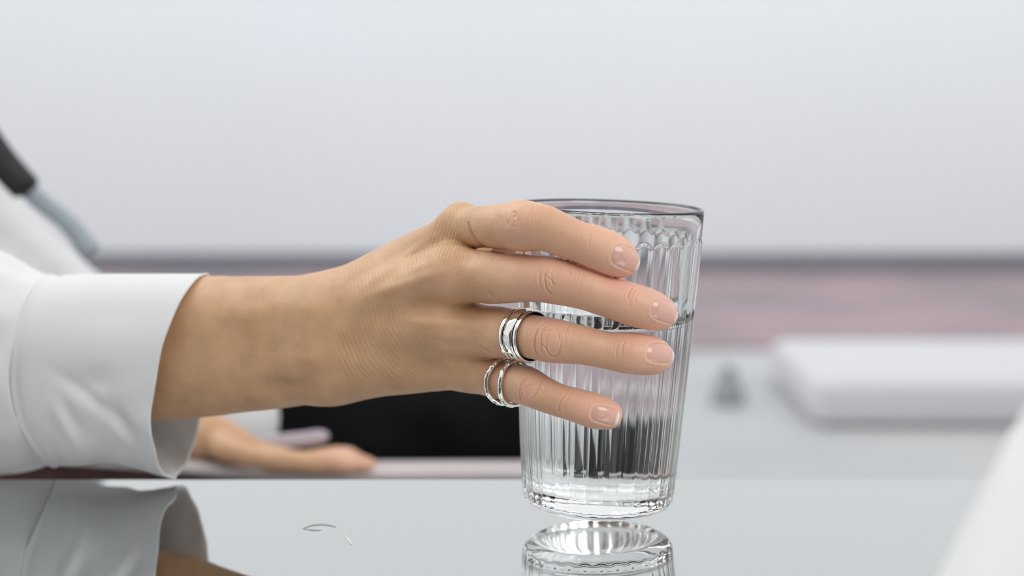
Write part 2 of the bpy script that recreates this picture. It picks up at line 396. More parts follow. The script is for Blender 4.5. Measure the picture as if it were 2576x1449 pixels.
# ------------------------------------------------------------------ signed-distance modelling of the body
def seg_d(P, a, b, ra, rb):
    ab = (b-a).astype(np.float32); L = float(ab@ab)+1e-12
    q = P-a.astype(np.float32)
    t = np.clip(q@ab/L, 0, 1)
    q = q-t[:, None]*ab
    return np.sqrt((q*q).sum(1))-(ra+t*(rb-ra))
def smin(a, b, k):
    h = np.maximum(k-np.abs(a-b), 0)/k
    return np.minimum(a, b)-h*h*k*.25
def chain(ctrl, n=4):
    """ctrl: list of (px, py, Y, radius in px) -> segments of a smooth tapering limb"""
    c = []
    for px, py, Y, r in ctrl:
        p, rr = pr(px, py, Y, r); c.append([*p, rr])
    c = catmull(np.array(c), n)
    return [(c[i, :3], c[i+1, :3], c[i, 3], c[i+1, 3]) for i in range(len(c)-1)], c
BOX = {}; MARG = .014
def chain_d(P, segs):
    """distance to a limb; beyond a margin round its box a safe lower bound is enough"""
    key = id(segs)
    if key not in BOX:
        a = np.array([[*(s[0]-s[2])] for s in segs]+[[*(s[1]-s[3])] for s in segs]).min(0)-MARG
        b_ = np.array([[*(s[0]+s[2])] for s in segs]+[[*(s[1]+s[3])] for s in segs]).max(0)+MARG
        BOX[key] = (a.astype(np.float32), b_.astype(np.float32), segs, np.float32(MARG))
    a, b_, _, mg = BOX[key]
    o = np.maximum(np.maximum(a-P, P-b_), 0); d = np.sqrt((o*o).sum(1))+mg
    sel = np.where((o == 0).all(1))[0]
    if len(sel):
        Q_ = P[sel]; e0 = None
        for s in segs:
            e = seg_d(Q_, *s); e0 = e if e0 is None else np.minimum(e0, e)
        d[sel] = e0
    return d
INDEX = [(1165, 579, .000, 52), (1205, 571, -.013, 53), (1246, 571, -.023, 55), (1290, 569, -.030, 60), (1320, 569, -.0365, 64), (1373, 575, -.0415, 57), (1447, 605, -.0445, 52), (1492, 620, -.0455, 55), (1542, 641, -.0455, 53), (1566, 656, -.0435, 43)]
MIDDLE = [(1150, 692, -.016, 60), (1222, 697, -.0235, 67), (1290, 700, -.031, 63), (1345, 701, -.037, 59), (1396, 707, -.0415, 59.5), (1467, 726, -.0445, 53), (1521, 745, -.0447, 50.5), (1575, 761, -.0449, 53), (1629, 777, -.0432, 52), (1661, 788, -.0395, 43.5)]
RING = [(1175, 832, -.011, 58), (1238, 836, -.020, 66), (1299, 840, -.0285, 60), (1345, 848, -.035, 56), (1389, 856, -.0395, 56), (1465, 868, -.0428, 49.5), (1524, 881, -.043, 47), (1586, 889, -.0432, 52), (1636, 894, -.0407, 49), (1656, 897, -.0375, 39)]
PINKY = [(1182, 925, -.006, 53), (1232, 944, -.015, 53), (1275, 959, -.0225, 48), (1321, 969, -.0295, 50), (1361, 988, -.0338, 45), (1406, 1007, -.037, 41.5), (1453, 1020, -.0395, 42.5), (1500, 1035, -.0411, 44.5), (1528, 1043, -.0402, 37.5)]
THUMB = [(905, 800, .036, 70), (1010, 745, .040, 72), (1110, 690, .040, 68), (1190, 655, .040, 58), (1245, 640, .039, 52), (1290, 624, .036, 46), (1322, 614, .0335, 34)]
FING = [chain(INDEX), chain(MIDDLE), chain(RING), chain(PINKY)]
TH = chain(THUMB)
palm = []
def pseg(a, b):
    (p, ra), (q, rb) = pr(*a), pr(*b); palm.append((p, q, ra, rb))
# forearm (two parallel cores make the flattened section) and wrist
fa = [[(-250, 830, .098, 110), (150, 824, .077, 116), (430, 817, .055, 119), (620, 809, .039, 113), (830, 798, .022, 103)],
      [(-250, 920, .098, 110), (150, 930, .077, 116), (430, 936, .055, 119), (620, 921, .039, 113), (830, 903, .022, 105)]]
arm = [[(*pr(*c[i]), *pr(*c[i+1])) for i in range(len(c)-1)] for c in fa]
arm = [[(p, q, ra, rb) for p, ra, q, rb in c] for c in arm]
MARG = .026
for c in arm: chain_d(np.zeros((1, 3), np.float32), c)
MARG = .014
# metacarpals
pseg((835, 795, .022, 100), (1158, 582, .001, 50)); pseg((835, 825, .020, 100), (1140, 690, -.014, 58))
pseg((840, 868, .020, 98), (1165, 830, -.010, 57)); pseg((840, 905, .021, 102), (1172, 922, -.005, 53))
# body of the palm on the far side
pseg((860, 830, .032, 95), (1120, 760, .012, 85)); pseg((860, 890, .030, 95), (1130, 870, .010, 80))
# joint bumps and the ulnar head
bumps = []
def bump(px, py, Y, r): bumps.append(pr(px, py, Y, r))
bump(1118, 684, -.0155, 52); bump(1112, 828, -.0115, 46); bump(785, 925, .0185, 62); bump(1160, 562, -.002, 44)
tend = []
def tendon(a, b): (p, ra), (q, rb) = pr(*a), pr(*b); tend.append((p, q, ra, rb))
tendon((900, 770, .006, 38), (1110, 685, -.0175, 42)); tendon((900, 830, .0055, 38), (1110, 822, -.0135, 41))

def glass_sdf(P):
    Q_ = untum(P); z = np.clip(Q_[:, 2], 0, H)
    rr = np.hypot(Q_[:, 0], Q_[:, 1]); d = rr-(r_out(z)+.0001)
    return np.maximum(d, np.maximum(-Q_[:, 2], Q_[:, 2]-H))
def palm_d(P):
    d = None
    for c in arm:
        e = chain_d(P, c); d = e if d is None else smin(d, e, np.float32(.012))
    for s in palm: d = smin(d, seg_d(P, *s), np.float32(.008))
    for p, r in bumps: d = smin(d, np.sqrt(((P-p.astype(np.float32))**2).sum(1))-r, np.float32(.009))
    for s in tend: d = smin(d, seg_d(P, *s), np.float32(.006))
    return d
KF = [.0035, .0075, .0085, .008]
def hand_sdf(P):
    P = np.asarray(P, np.float32)
    pd = palm_d(P)
    d = smin(pd, chain_d(P, TH[0]), np.float32(.008))
    out = d
    for i in (1, 2, 3, 0):
        fd = smin(d, chain_d(P, FING[i][0]), np.float32(KF[i])); out = smin(out, fd, np.float32(.0008))
    return np.maximum(out, -(glass_sdf(P)-.0003).astype(np.float32))

def surface_nets(f, lo, hi, h, B=8):
    lo = np.asarray(lo, float); n = np.ceil((np.asarray(hi)-lo)/h/B).astype(int)*B
    nb = n//B
    ax = [lo[i]+(np.arange(nb[i])*B+(B-1)/2)*h for i in range(3)]
    C = np.stack(np.meshgrid(*ax, indexing='ij'), -1).reshape(-1, 3)
    dc = f(C).reshape(nb)
    D = np.repeat(np.repeat(np.repeat(dc, B, 0), B, 1), B, 2).astype(np.float32)
    act = np.argwhere(np.abs(dc) < h*B*.5*1.7321*1.25+.001)
    off = np.stack(np.meshgrid(*[np.arange(B)]*3, indexing='ij'), -1).reshape(-1, 3)
    for k in range(0, len(act), 400):
        a = act[k:k+400]; ii = (a[:, None, :]*B+off[None]).reshape(-1, 3)
        D[ii[:, 0], ii[:, 1], ii[:, 2]] = f(lo+ii*h)
    s = D < 0
    corners = [(i, j, k) for i in (0, 1) for j in (0, 1) for k in (0, 1)]
    sl = lambda c: tuple(slice(c[i], n[i]-1+c[i]) for i in range(3))
    anyc = np.zeros(tuple(n-1), bool); allc = np.ones(tuple(n-1), bool)
    for c in corners: anyc |= s[sl(c)]; allc &= s[sl(c)]
    cell = np.argwhere(anyc & ~allc)
    pos = np.zeros((len(cell), 3)); num = np.zeros(len(cell))
    for c in corners:
        for a_ in range(3):
            if c[a_]: continue
            e = list(c); e[a_] = 1
            i0 = cell+np.array(c); i1 = cell+np.array(e)
            d0 = D[i0[:, 0], i0[:, 1], i0[:, 2]]; d1 = D[i1[:, 0], i1[:, 1], i1[:, 2]]
            m_ = (d0 < 0) != (d1 < 0); t = np.where(m_, d0/np.where(m_, d0-d1, 1), 0)
            p = np.tile(np.array(c, float), (len(cell), 1)); p[:, a_] += t
            pos += p*m_[:, None]; num += m_
    V = lo+(cell+pos/num[:, None])*h
    vid = -np.ones(tuple(n-1), np.int64); vid[cell[:, 0], cell[:, 1], cell[:, 2]] = np.arange(len(cell))
    Fs = []
    for a_ in range(3):
        b_, c_ = (a_+1) % 3, (a_+2) % 3
        s0 = [slice(1, n[i]-1) for i in range(3)]; s1 = list(s0); s0[a_] = slice(0, n[a_]-1); s1[a_] = slice(1, n[a_])
        ch = s[tuple(s0)] != s[tuple(s1)]
        ii = np.argwhere(ch); st = np.array([1, 1, 1]); st[a_] = 0; ii = ii+st
        eb = np.zeros(3, int); eb[b_] = 1; ec = np.zeros(3, int); ec[c_] = 1
        g_ = lambda q: vid[q[:, 0], q[:, 1], q[:, 2]]
        q = np.stack([g_(ii-eb-ec), g_(ii-ec), g_(ii), g_(ii-eb)], -1)
        ins = s[ii[:, 0], ii[:, 1], ii[:, 2]]
        q[~ins] = q[~ins][:, ::-1]; Fs.append(q)
    return V, np.concatenate(Fs)
def grad(f, V, e=2e-4):
    k = np.array([[1, -1, -1], [-1, -1, 1], [-1, 1, -1], [1, 1, 1]], float); G = 0
    for r in k: G = G+f(V+r*e)[:, None].astype(float)*r
    return G/(4*e)
def project(f, V, it=2):
    for _ in range(it):
        G = grad(f, V); d = f(V).astype(float); g2 = np.maximum((G*G).sum(1), .25); V = V-G*(d/g2)[:, None]
    return V
def quad_subdivide(V, Q_):
    e = np.sort(np.stack([Q_, np.roll(Q_, -1, 1)], -1).reshape(-1, 2), 1)
    key = e[:, 0]*(len(V)+1)+e[:, 1]; uk, first, inv = np.unique(key, return_index=True, return_inverse=True)
    ev = V[e[first]].mean(1); fv = V[Q_].mean(1)
    n0, n1 = len(V), len(V)+len(ev); ei = inv.reshape(-1, 4)+n0; fi = np.arange(len(Q_))+n1
    out = [np.stack([Q_[:, i], ei[:, i], fi, ei[:, (i+3) % 4]], -1) for i in range(4)]
    return np.vstack([V, ev, fv]), np.concatenate(out)
def refine(V, Q_, pick):
    """split the picked quads in four; their neighbours take the new edge points as extra corners"""
    e = np.sort(np.stack([Q_, np.roll(Q_, -1, 1)], -1), 2); key = e[..., 0]*(len(V)+1)+e[..., 1]
    uk, first = np.unique(key[pick], return_index=True); ee = e[pick].reshape(-1, 2)[first]
    n0 = len(V); pos = np.searchsorted(uk, key); pos = np.minimum(pos, len(uk)-1); has = uk[pos] == key
    mid = np.where(has, pos+n0, -1)
    P_ = Q_[pick]; m_ = mid[pick]; fi = np.arange(len(P_))+n0+len(uk)
    V2 = np.vstack([V, V[ee].mean(1), V[P_].mean(1)])
    four = np.concatenate([np.stack([P_[:, i], m_[:, i], fi, m_[:, (i+3) % 4]], -1) for i in range(4)])
    keep = ~pick & ~has.any(1); edge = ~pick & has.any(1); poly = []
    for q, m in zip(Q_[edge], mid[edge]):
        r = []
        for i in range(4):
            r.append(q[i])
            if m[i] >= 0: r.append(m[i])
        poly.append(r)
    return V2, np.concatenate([Q_[keep], four]), poly
def hit(px, py, far=.9):
    """first point of the hand met on the sight line through (px, py)"""
    d = ray(px, py); d = d/np.linalg.norm(d, axis=-1, keepdims=True); t = np.full(len(d), .5)
    for _ in range(60):
        t = np.minimum(t+hand_sdf(CAM+d*t[:, None]).astype(float)*.8, far)
    return CAM+d*t[:, None]

a0 = at(-250, 900, .098)
Vh, Qh = surface_nets(hand_sdf, (a0[0]-.02, -.060, -.005), (.036, .155, .150), .00075)
Vh = project(hand_sdf, Vh, 2)
Vh, Qh = quad_subdivide(Vh, Qh)
qx, qy = proj(Vh[Qh].mean(1)); fn = np.cross(Vh[Qh[:, 1]]-Vh[Qh[:, 0]], Vh[Qh[:, 3]]-Vh[Qh[:, 0]])
pick = (qx > 1165) & (qx < 1720) & (((fn*(CAM-Vh[Qh[:, 0]])).sum(1)) > 0) & (Vh[Qh[:, 0], 1] < .015)
Vh, Qh, Fx = refine(Vh, Qh, pick)
Vh = project(hand_sdf, Vh, 1)
Nh = grad(hand_sdf, Vh); Nh /= np.linalg.norm(Nh, axis=1, keepdims=True)
view = CAM-Vh; view /= np.linalg.norm(view, axis=1, keepdims=True)
front = np.clip(((Nh*view).sum(1)+.05)/.3, 0, 1)
hx, hy = proj(Vh)
front = np.where((Vh[:, 1] < .03) | (hx < 900), front, 0)
disp = np.zeros(len(Vh)); red = np.zeros(len(Vh))

# creases of the finger joints: curves across the skin, in the frame of the photograph
def sc(pts, s, ox, oy): return [(x/s+ox, y/s+oy) for x, y in pts]
cA = lambda p: sc(p, 4.14, 1280, 470); cB = lambda p: sc(p, 5.173, 1200, 750); cC = lambda p: sc(p, 3.958, 1150, 740)
CRE = [  # points, depth (mm), half width (px)
 (cA([(330, 860), (318, 950), (325, 1020), (350, 1085)]), .20, 2.4), (cA([(410, 840), (376, 920), (380, 1000), (390, 1060), (430, 1110), (480, 1140)]), .24, 2.4),
 (cA([(480, 820), (442, 900), (450, 980), (475, 1040)]), .10, 2.2), (cA([(590, 830), (640, 900), (622, 960), (590, 1020), (540, 1080)]), .10, 2.2),
 (cA([(725, 900), (712, 980), (682, 1040), (640, 1090)]), .11, 2.2), (cA([(765, 930), (745, 1000), (710, 1060)]), .09, 2.2), (cA([(280, 900), (270, 980), (285, 1050)]), .08, 2.4),
 (cA([(390, 930), (450, 985), (460, 1040)]), .12, 2),
 (cA([(1290, 1040), (1252, 1110), (1240, 1190)]), .18, 2.4), (cA([(1335, 1050), (1292, 1120), (1266, 1190), (1258, 1260)]), .13, 2.2), (cA([(1225, 1060), (1198, 1120), (1182, 1190)]), .09, 2.2), (cA([(1370, 1080), (1330, 1140), (1310, 1200)]), .07, 2.2),
 (cA([(862, 420), (846, 520), (826, 620)]), .12, 2.2), (cA([(830, 430), (812, 520)]), .06, 2), (cA([(760, 440), (730, 520)]), .05, 2.2),
 (cA([(275, 180), (240, 280), (225, 380)]), .11, 2.2), (cA([(345, 200), (300, 310), (250, 400)]), .10, 2.2), (cA([(415, 250), (372, 340), (325, 420)]), .10, 2.2), (cA([(450, 290), (405, 380)]), .06, 2),
 (cB([(895, 295), (805, 380), (762, 470), (745, 580), (755, 680), (800, 760), (865, 805)]), .30, 2.6), (cB([(925, 340), (852, 420), (830, 520), (835, 640), (855, 720)]), .22, 2.3),
 (cB([(965, 400), (922, 480), (905, 560), (902, 640), (930, 720), (1000, 765), (1060, 720), (1092, 600), (1130, 470)]), .17, 2.2), (cB([(850, 440), (930, 420), (1000, 380), (1040, 340)]), .13, 2), (cB([(1020, 390), (1055, 450), (1070, 560)]), .12, 2),
 (cB([(835, 590), (880, 640), (915, 700)]), .14, 2), (cB([(680, 330), (640, 450), (640, 600), (670, 720)]), .07, 3),
 (cC([(1130, 270), (1080, 380), (1075, 480), (1050, 560)]), .12, 2.2), (cC([(1165, 300), (1150, 400), (1120, 520)]), .06, 2.2),
 (cC([(1665, 470), (1642, 540), (1652, 630)]), .13, 2.2), (cC([(1610, 480), (1580, 570), (1590, 650)]), .10, 2.2), (cC([(1560, 500), (1545, 570)]), .05, 2),
 (cB([(700, 1010), (610, 1070), (560, 1150), (548, 1230), (565, 1320), (625, 1385)]), .22, 2.5), (cB([(640, 1090), (585, 1160), (575, 1250), (600, 1320)]), .15, 2.2),
 (cB([(840, 1050), (805, 1150), (760, 1250), (700, 1345)]), .20, 2.4), (cB([(735, 1120), (655, 1150), (592, 1205)]), .18, 2.2), (cB([(900, 1080), (880, 1160), (830, 1280)]), .08, 2.4), (cB([(480, 1100), (440, 1200), (450, 1300)]), .07, 2.6),
 (cC([(1090, 985), (1022, 1080), (1010, 1150), (1045, 1220)]), .18, 2.4), (cC([(1125, 1000), (1072, 1090), (1060, 1180)]), .13, 2.2), (cC([(1170, 1040), (1120, 1120)]), .06, 2.2),
 # folds at the finger roots
 ([(1175, 556), (1182, 580), (1196, 603), (1218, 622), (1248, 632), (1285, 636)], .55, 4.5),
 ([(1228, 735), (1250, 752), (1275, 766)], .25, 3.5), ([(1205, 868), (1228, 884), (1250, 895)], .25, 3.5),
]
def line_dist(pts, n=8, pad=14):
    c = catmull(np.array(pts, float), n); bb = (c.min(0)-pad, c.max(0)+pad)
    sel = np.where((hx > bb[0][0]) & (hx < bb[1][0]) & (hy > bb[0][1]) & (hy < bb[1][1]) & (front > 0))[0]
    if len(sel) == 0: return sel, None, None
    p = np.stack([hx[sel], hy[sel]], -1); best = np.full(len(sel), 1e9); bt = np.zeros(len(sel))
    for i in range(len(c)-1):
        ab = c[i+1]-c[i]; t = np.clip(((p-c[i])@ab)/(ab@ab+1e-9), 0, 1); q = np.hypot(*(p-c[i]-t[:, None]*ab).T)
        m_ = q < best; best[m_] = q[m_]; bt[m_] = (i+t[m_])/(len(c)-1)
    return sel, best, bt
for pts, dep, hw in CRE:
    sel, q, t = line_dist(pts)
    if q is None: continue
    taper = np.clip(np.minimum(t, 1-t)*5, 0, 1)**.7
    disp[sel] += front[sel]*taper*dep*2.3e-3*(-np.exp(-(q/(.72*hw))**2)*1.15+.14*np.exp(-((q-2.4*hw)/(1.5*hw))**2)); red[sel] += front[sel]*taper*min(dep, .25)*1.3*np.exp(-(q/(1.1*hw))**2)
# relief of tendons, knuckles and hollows on the back of the hand
for pts, hgt, hw in [([(915, 722), (970, 684), (1021, 648), (1090, 596)], .9, 13), ([(925, 745), (1000, 722), (1060, 702), (1110, 686)], 1.0, 15), ([(1010, 800), (1080, 812), (1150, 812), (1190, 818)], 1.1, 17),
        ([(1060, 896), (1110, 908), (1160, 920)], .9, 17), ([(1020, 762), (1055, 765), (1095, 762)], -1.3, 22), ([(1075, 856), (1130, 866), (1180, 868)], -1.0, 16), ([(985, 690), (1040, 660), (1090, 638)], -.7, 13),
        ([(1140, 640), (1165, 652), (1200, 655)], -.5, 14), ([(640, 972), (700, 974), (780, 980)], -1.5, 24), ([(735, 905), (775, 905), (815, 915)], 1.1, 30), ([(845, 705), (850, 730), (860, 765)], .4, 16), ([(560, 790), (680, 780), (800, 770)], .5, 26), ([(880, 800), (930, 850), (960, 900)], -.5, 26)]:
    sel, q, t = line_dist(pts, 8, 3.2*hw)
    if q is None: continue
    e = np.maximum(np.minimum(t, 1-t), 0); disp[sel] += front[sel]*hgt*1e-3*np.exp(-(q/hw)**2)*(.45+.55*smooth01(e, 0, .3))
# fine transverse lines over wrist and back of the hand
Sy = np.interp(hy, [560, 640, 706, 762, 813, 865, 913, 955, 1000], [-30, -12, 0, 8, 18, 36, 58, 82, 112])
u = hx-Sy*np.interp(hx, [820, 900, 1050, 1200], [.55, .85, 1.5, 1.6])
n3 = np.stack([hx/46, hy/46, 0*hx], -1); wn = vnoise(n3, 3); n4 = vnoise(np.stack([hx/17, hy/60, 0*hx], -1), 9)
ph = (u+wn*3.2+n4*1.8)/10.5
lines = -np.clip(np.sin(2*math.pi*ph), -.35, 1)**1+.3
amp = .75+.35*vnoise(np.stack([hx/30, hy/90, 0*hx+5], -1), 21)
reg = smooth01(u, 770, 850)*(1-smooth01(u, 985, 1060))*smooth01(hy, 600, 680)*(1-smooth01(hy, 930, 990))
disp += front*reg*amp*lines*.00014*(.62+.6*smooth01(hy, 690, 810))
ph2 = (hx*.95+hy*.30+wn*4+n4*3)/8.0
reg2 = smooth01(hx, 985, 1040)*(1-smooth01(hx, 1130, 1190))*(1-smooth01(hy, 640, 720))
disp += np.clip(front+.3, 0, 1)*reg2*amp*np.sin(2*math.pi*ph2)*.00012
# crinkled skin over the bent index joint
reg3 = np.exp(-(((hx-1288)/24)**2+((hy-546)/26)**2))
cr = np.abs(vnoise(np.stack([hx/9, hy/12, 0*hx], -1), 33))
disp += np.clip(front+.3, 0, 1)*reg3*(cr-.4)*.0008
# slack skin and soft irregularity
disp += vnoise(Vh/.011, 41)*.00022+vnoise(Vh/.005, 43)*.00008

# nails
NAILS = [((1541, 634), (1609, 664), 58), ((1641, 771), (1705, 794), 55), ((1627, 884), (1695, 892), 52), ((1487, 1036), (1554, 1053), 44)]
def nail_uw(px, py, nl):
    (ax_, ay_), (bx_, by_), W_ = nl; t = np.array([bx_-ax_, by_-ay_]); L = np.hypot(*t); t = t/L; b_ = np.array([-t[1], t[0]])
    cx, cy = (ax_+bx_)/2, (ay_+by_)/2
    return ((px-cx)*t[0]+(py-cy)*t[1])/(L/2), ((px-cx)*b_[0]+(py-cy)*b_[1])/(W_/2)
for nl in NAILS:
    uu, ww = nail_uw(hx, hy, nl)
    near = (np.abs(uu) < 2) & (np.abs(ww) < 2) & (front > 0)
    q = (np.abs(uu)**3.2+np.abs(ww)**3.2)**(1/3.2)
    fold = np.exp(-((q-1.16)/.10)**2)*np.where(uu > .55, .1, 1)
    disp += np.where(near, front*(-.00030*(1-smooth01(q, .93, 1.03))+.00014*fold), 0)
    red += np.where(near, .55*np.exp(-np.maximum(q-1, 0)/.25)*.6, 0)
# colour: pinker fingers, knuckles and tips
for (segs, c), jn in zip(FING, (4, 4, 4, 3)):
    d = chain_d(Vh.astype(np.float32), segs)
    on = np.exp(-np.maximum(d, 0)/.004)
    red += on*.36*smooth01(hx, 1150, 1330)
    j = c[jn*4, :3]; red += .30*np.exp(-(((Vh-j)**2).sum(1))/.009**2)
    tip = c[-1, :3]; red += .40*np.exp(-(((Vh-tip)**2).sum(1))/.014**2)
    dj = c[(len(c)-1)*7//9, :3] if jn == 4 else c[6*4, :3]; red += .18*np.exp(-(((Vh-dj)**2).sum(1))/.006**2)
red += .35*np.exp(-(((hx-1110)/45)**2+((hy-700)/45)**2))*front+.12*np.exp(-(((hx-1120)/60)**2+((hy-830)/40)**2))*front
red += .10*vnoise(Vh/.006, 77)
Vh = Vh+Nh*disp[:, None]
gd = glass_sdf(Vh); inn = np.where((gd < .0004) & (Vh[:, 2] > .03))[0]                 # keep the skin just off the glass
gr = grad(glass_sdf, Vh[inn]); Vh[inn] += gr*np.clip(.0004-gd[inn], 0, .003)[:, None]

MARG = .085
# the rest of the body, simpler: hidden by clothes except the other hand
def rest_sdf_factory():
    ch = []
    ch.append((chain([(-60, 1010, .45, 100), (200, 1020, .400, 95), (380, 1040, .375, 90), (470, 1082, .368, 70), (560, 1104, .364, 50), (640, 1136, .362, 32), (720, 1158, .36, 22)])[0], .02))
    for (y0, Y0, x1, y1, Y1, lift_) in [(1156, .345, 880, 1168, .338, 0), (1154, .354, 920, 1168, .350, 5), (1152, .364, 930, 1165, .362, 10), (1150, .374, 905, 1162, .376, 8)]:
        xm = (700+x1)/2
        ch.append((chain([(690, y0, Y0, 30), (760, y0+6, (Y0+Y1)/2, 22), (xm+45, y0+6-lift_, Y1, 26), (x1-30, y1-2, Y1, 24), (x1, y1+4, Y1, 18)])[0], .005))
    ch.append((chain([(560, 1124, .345, 34), (640, 1150, .333, 26), (720, 1158, .330, 25), (790, 1164, .331, 21)])[0], .010))
    # torso core, far shoulder, near upper arm and elbow
    ch.append((chain([(-420, 560, .52, 200), (-60, 880, .49, 170), (330, 1085, .47, 130), (600, 1150, .47, 60)])[0], .05))
    ch.append((chain([(-60, 1010, .45, 100), (-300, 960, .50, 120), (-420, 760, .53, 140), (-420, 600, .53, 140)])[0], .05))
    ch.append((chain([(-230, 880, .100, 110), (-540, 870, .165, 112), (-660, 640, .29, 135), (-600, 480, .42, 160)])[0], .05))
    A = np.array
    hd = lambda a, b_, ra, rb: (A(a, float), A(b_, float), ra, rb)
    ch.append(([hd((-.60, .42, .155), (-.60, .60, .155), .055, .055)], .05))
    ch.append(([hd((-0.630, .5, 0.120), (-0.642, .5, 0.335), .056, .05)], .05))
    ch.append(([hd((-0.675, .5, 0.415), (-0.625, .5, 0.410), .080, .078)], .03))
    ch.append(([hd((-0.605, .5, 0.380), (-0.582, .5, 0.323), .058, .036)], .03))
    ch.append(([hd((-0.553, .5, 0.395), (-0.533, .5, 0.363), .007, .011)], .010))
    for sy in (-1, 1):
        ch.append(([hd((-0.642, .5+sy*.079, 0.390), (-0.650, .5+sy*.083, 0.360), .016, .010)], .006))
        ch.append(([hd((-0.558, .5+sy*.022, 0.410), (-0.564, .5+sy*.046, 0.409), .008, .006)], .010))
    ch.append(([hd((-0.551, .482, 0.333), (-0.551, .518, 0.333), .007, .007)], .006)); ch.append(([hd((-0.553, .486, 0.324), (-0.553, .514, 0.324), .007, .007)], .006))
    def f(P):
        P = np.asarray(P, np.float32); d = None
        for segs, k in ch:
            e = chain_d(P, segs); d = e if d is None else smin(d, e, np.float32(k))
        return d
    return f
rest = rest_sdf_factory()
lo = at(-900, 1250, .6); hi = at(1000, 150, .6)
Vr, Qr = surface_nets(rest, (-.83, .05, -.12), (.03, .73, .52), .0034)
Vr = project(rest, Vr, 2)

person = empty('person', (float(a0[0]), .45, -.05))
V = np.vstack([Vh, Vr]); Qa = np.vstack([Qh, Qr+len(Vh)])
body = mesh_obj('body', V, Qa, M['skin'], person, True, Fx)
at_ = body.data.attributes.new('redness', 'FLOAT', 'POINT')
rx, ry = proj(Vr)
rr_ = .12+.55*smooth01(rx, 780, 880)
at_.data.foreach_set('value', np.clip(np.concatenate([red, rr_]), 0, 1).astype(np.float32))
tag(person, 'person in a white shirt and black trousers seated behind the table, lifting the ribbed glass', 'person')

# eyes and hair (above the frame of the photograph)
M['eye'] = mat('eye_white', (.75, .74, .72), .15); M['iris'] = mat('iris', (.03, .02, .015), .1); M['hair'] = noisy(mat('dark_hair', rough=.45), (.010, .008, .007), (.03, .022, .018), 180, bump=.5, bscale=300)
for sy in (-1, 1):
    for r_, dx_, m_ in ((.0115, 0, 'eye'), (.0062, .0062, 'iris')):
        bm = bmesh.new(); bmesh.ops.create_uvsphere(bm, u_segments=20, v_segments=12, radius=r_); bmesh.ops.translate(bm, verts=bm.verts, vec=(-.5585+dx_, .5+sy*.033, .392)); bm_obj('eye' if m_ == 'eye' else 'iris', bm, M[m_], person, True)
def hair_sdf(P):
    P = np.asarray(P, np.float32)
    d = seg_d(P, np.array((-.678, .5, .420)), np.array((-.632, .5, .417)), .092, .087)
    d = smin(d, seg_d(P, np.array((-.71, .5, .385)), np.array((-.72, .5, .315)), .06, .045), np.float32(.03))
    face = (.615+P[:, 0])*.86-(P[:, 2]-.450)*.5
    strands = .0022*vnoise(np.stack([P[:, 1]/.006, P[:, 0]/.05, P[:, 2]/.05], -1), 61)
    return np.maximum(np.maximum(d+strands.astype(np.float32), face), -rest(P)-np.float32(.012))
Vq, Qq = surface_nets(hair_sdf, (-.81, .38, .24), (-.52, .62, .545), .0035)
mesh_obj('hair', Vq, Qq, M['hair'], person)

# fingernails
for nl in NAILS:
    (ax_, ay_), (bx_, by_), W_ = nl; t = np.array([bx_-ax_, by_-ay_]); L = np.hypot(*t); t = t/L; b_ = np.array([-t[1], t[0]])
    n1, n2 = 25, 19
    uu, ww = np.meshgrid(np.linspace(-1, 1, n1), np.linspace(-1, 1, n2), indexing='ij')
    # square grid -> rounded plate
    shw = np.where(uu > .45, np.sqrt(np.clip(1-((uu-.45)/.62)**2*.62, 0, 1)), np.where(uu < -.55, np.sqrt(np.clip(1-((uu+.55)/.5)**2*.45, 0, 1)), 1.0))
    w2 = ww*shw; u2 = uu+.10*(1-ww**2)*(uu > .3)*(uu-.3)-.05*(1-ww**2)*(uu < -.3)*(-.3-uu)
    px = (ax_+bx_)/2+u2*L/2*t[0]+w2*W_/2*b_[0]; py = (ay_+by_)/2+u2*L/2*t[1]+w2*W_/2*b_[1]
    # keep the plate on the fingertip: pull points inwards until the sight line meets the finger
    cx, cy = (ax_+bx_)/2, (ay_+by_)/2
    P = hit(px.ravel(), py.ravel())
    for _ in range(12):
        bad = np.abs(hand_sdf(P)) > 2e-4
        if not bad.any(): break
        fx, fy = px.ravel(), py.ravel(); fx[bad] = cx+(fx[bad]-cx)*.97; fy[bad] = cy+(fy[bad]-cy)*.97
        px, py = fx.reshape(px.shape), fy.reshape(py.shape); P = hit(fx, fy)
    G = grad(hand_sdf, P, 6e-4); G /= np.linalg.norm(G, axis=1, keepdims=True)
    e_ = np.maximum(np.abs(ww), 0)**4; ed = np.clip((uu+1)/.35, 0, 1)
    offs = (.00012*(1-e_)*ed-.00022*(1-ed)-.00016*e_+.00016*np.clip((uu-.6)/.4, 0, 1)).ravel()
    top = P+G*offs[:, None]; bot = top-G*.00035
    V = np.vstack([top, bot]); idx = np.arange(n1*n2).reshape(n1, n2); N_ = n1*n2; f = []
    for i in range(n1-1):
        for j in range(n2-1):
            a, b2, c, d = idx[i, j], idx[i+1, j], idx[i+1, j+1], idx[i, j+1]; f += [(a, d, c, b2), (N_+a, N_+b2, N_+c, N_+d)]
    rimi = list(idx[:, 0])+list(idx[-1, 1:])+list(idx[-2::-1, -1])+list(idx[0, -2:0:-1])
    for i in range(len(rimi)):
        a, b2 = rimi[i], rimi[(i+1) % len(rimi)]; f.append((a, b2, N_+b2, N_+a))
    o = mesh_obj('fingernail', V, f, M['nail'], person)
    bmm = bmesh.new(); bmm.from_mesh(o.data); bmesh.ops.recalc_face_normals(bmm, faces=bmm.faces); bmm.to_mesh(o.data); bmm.free()
    fe = np.clip((uu.ravel()-.80-.06*ww.ravel()**2)/.07, 0, 1); av = o.data.attributes.new('free_edge', 'FLOAT', 'POINT')
    av.data.foreach_set('value', np.concatenate([fe, fe]).astype(np.float32))

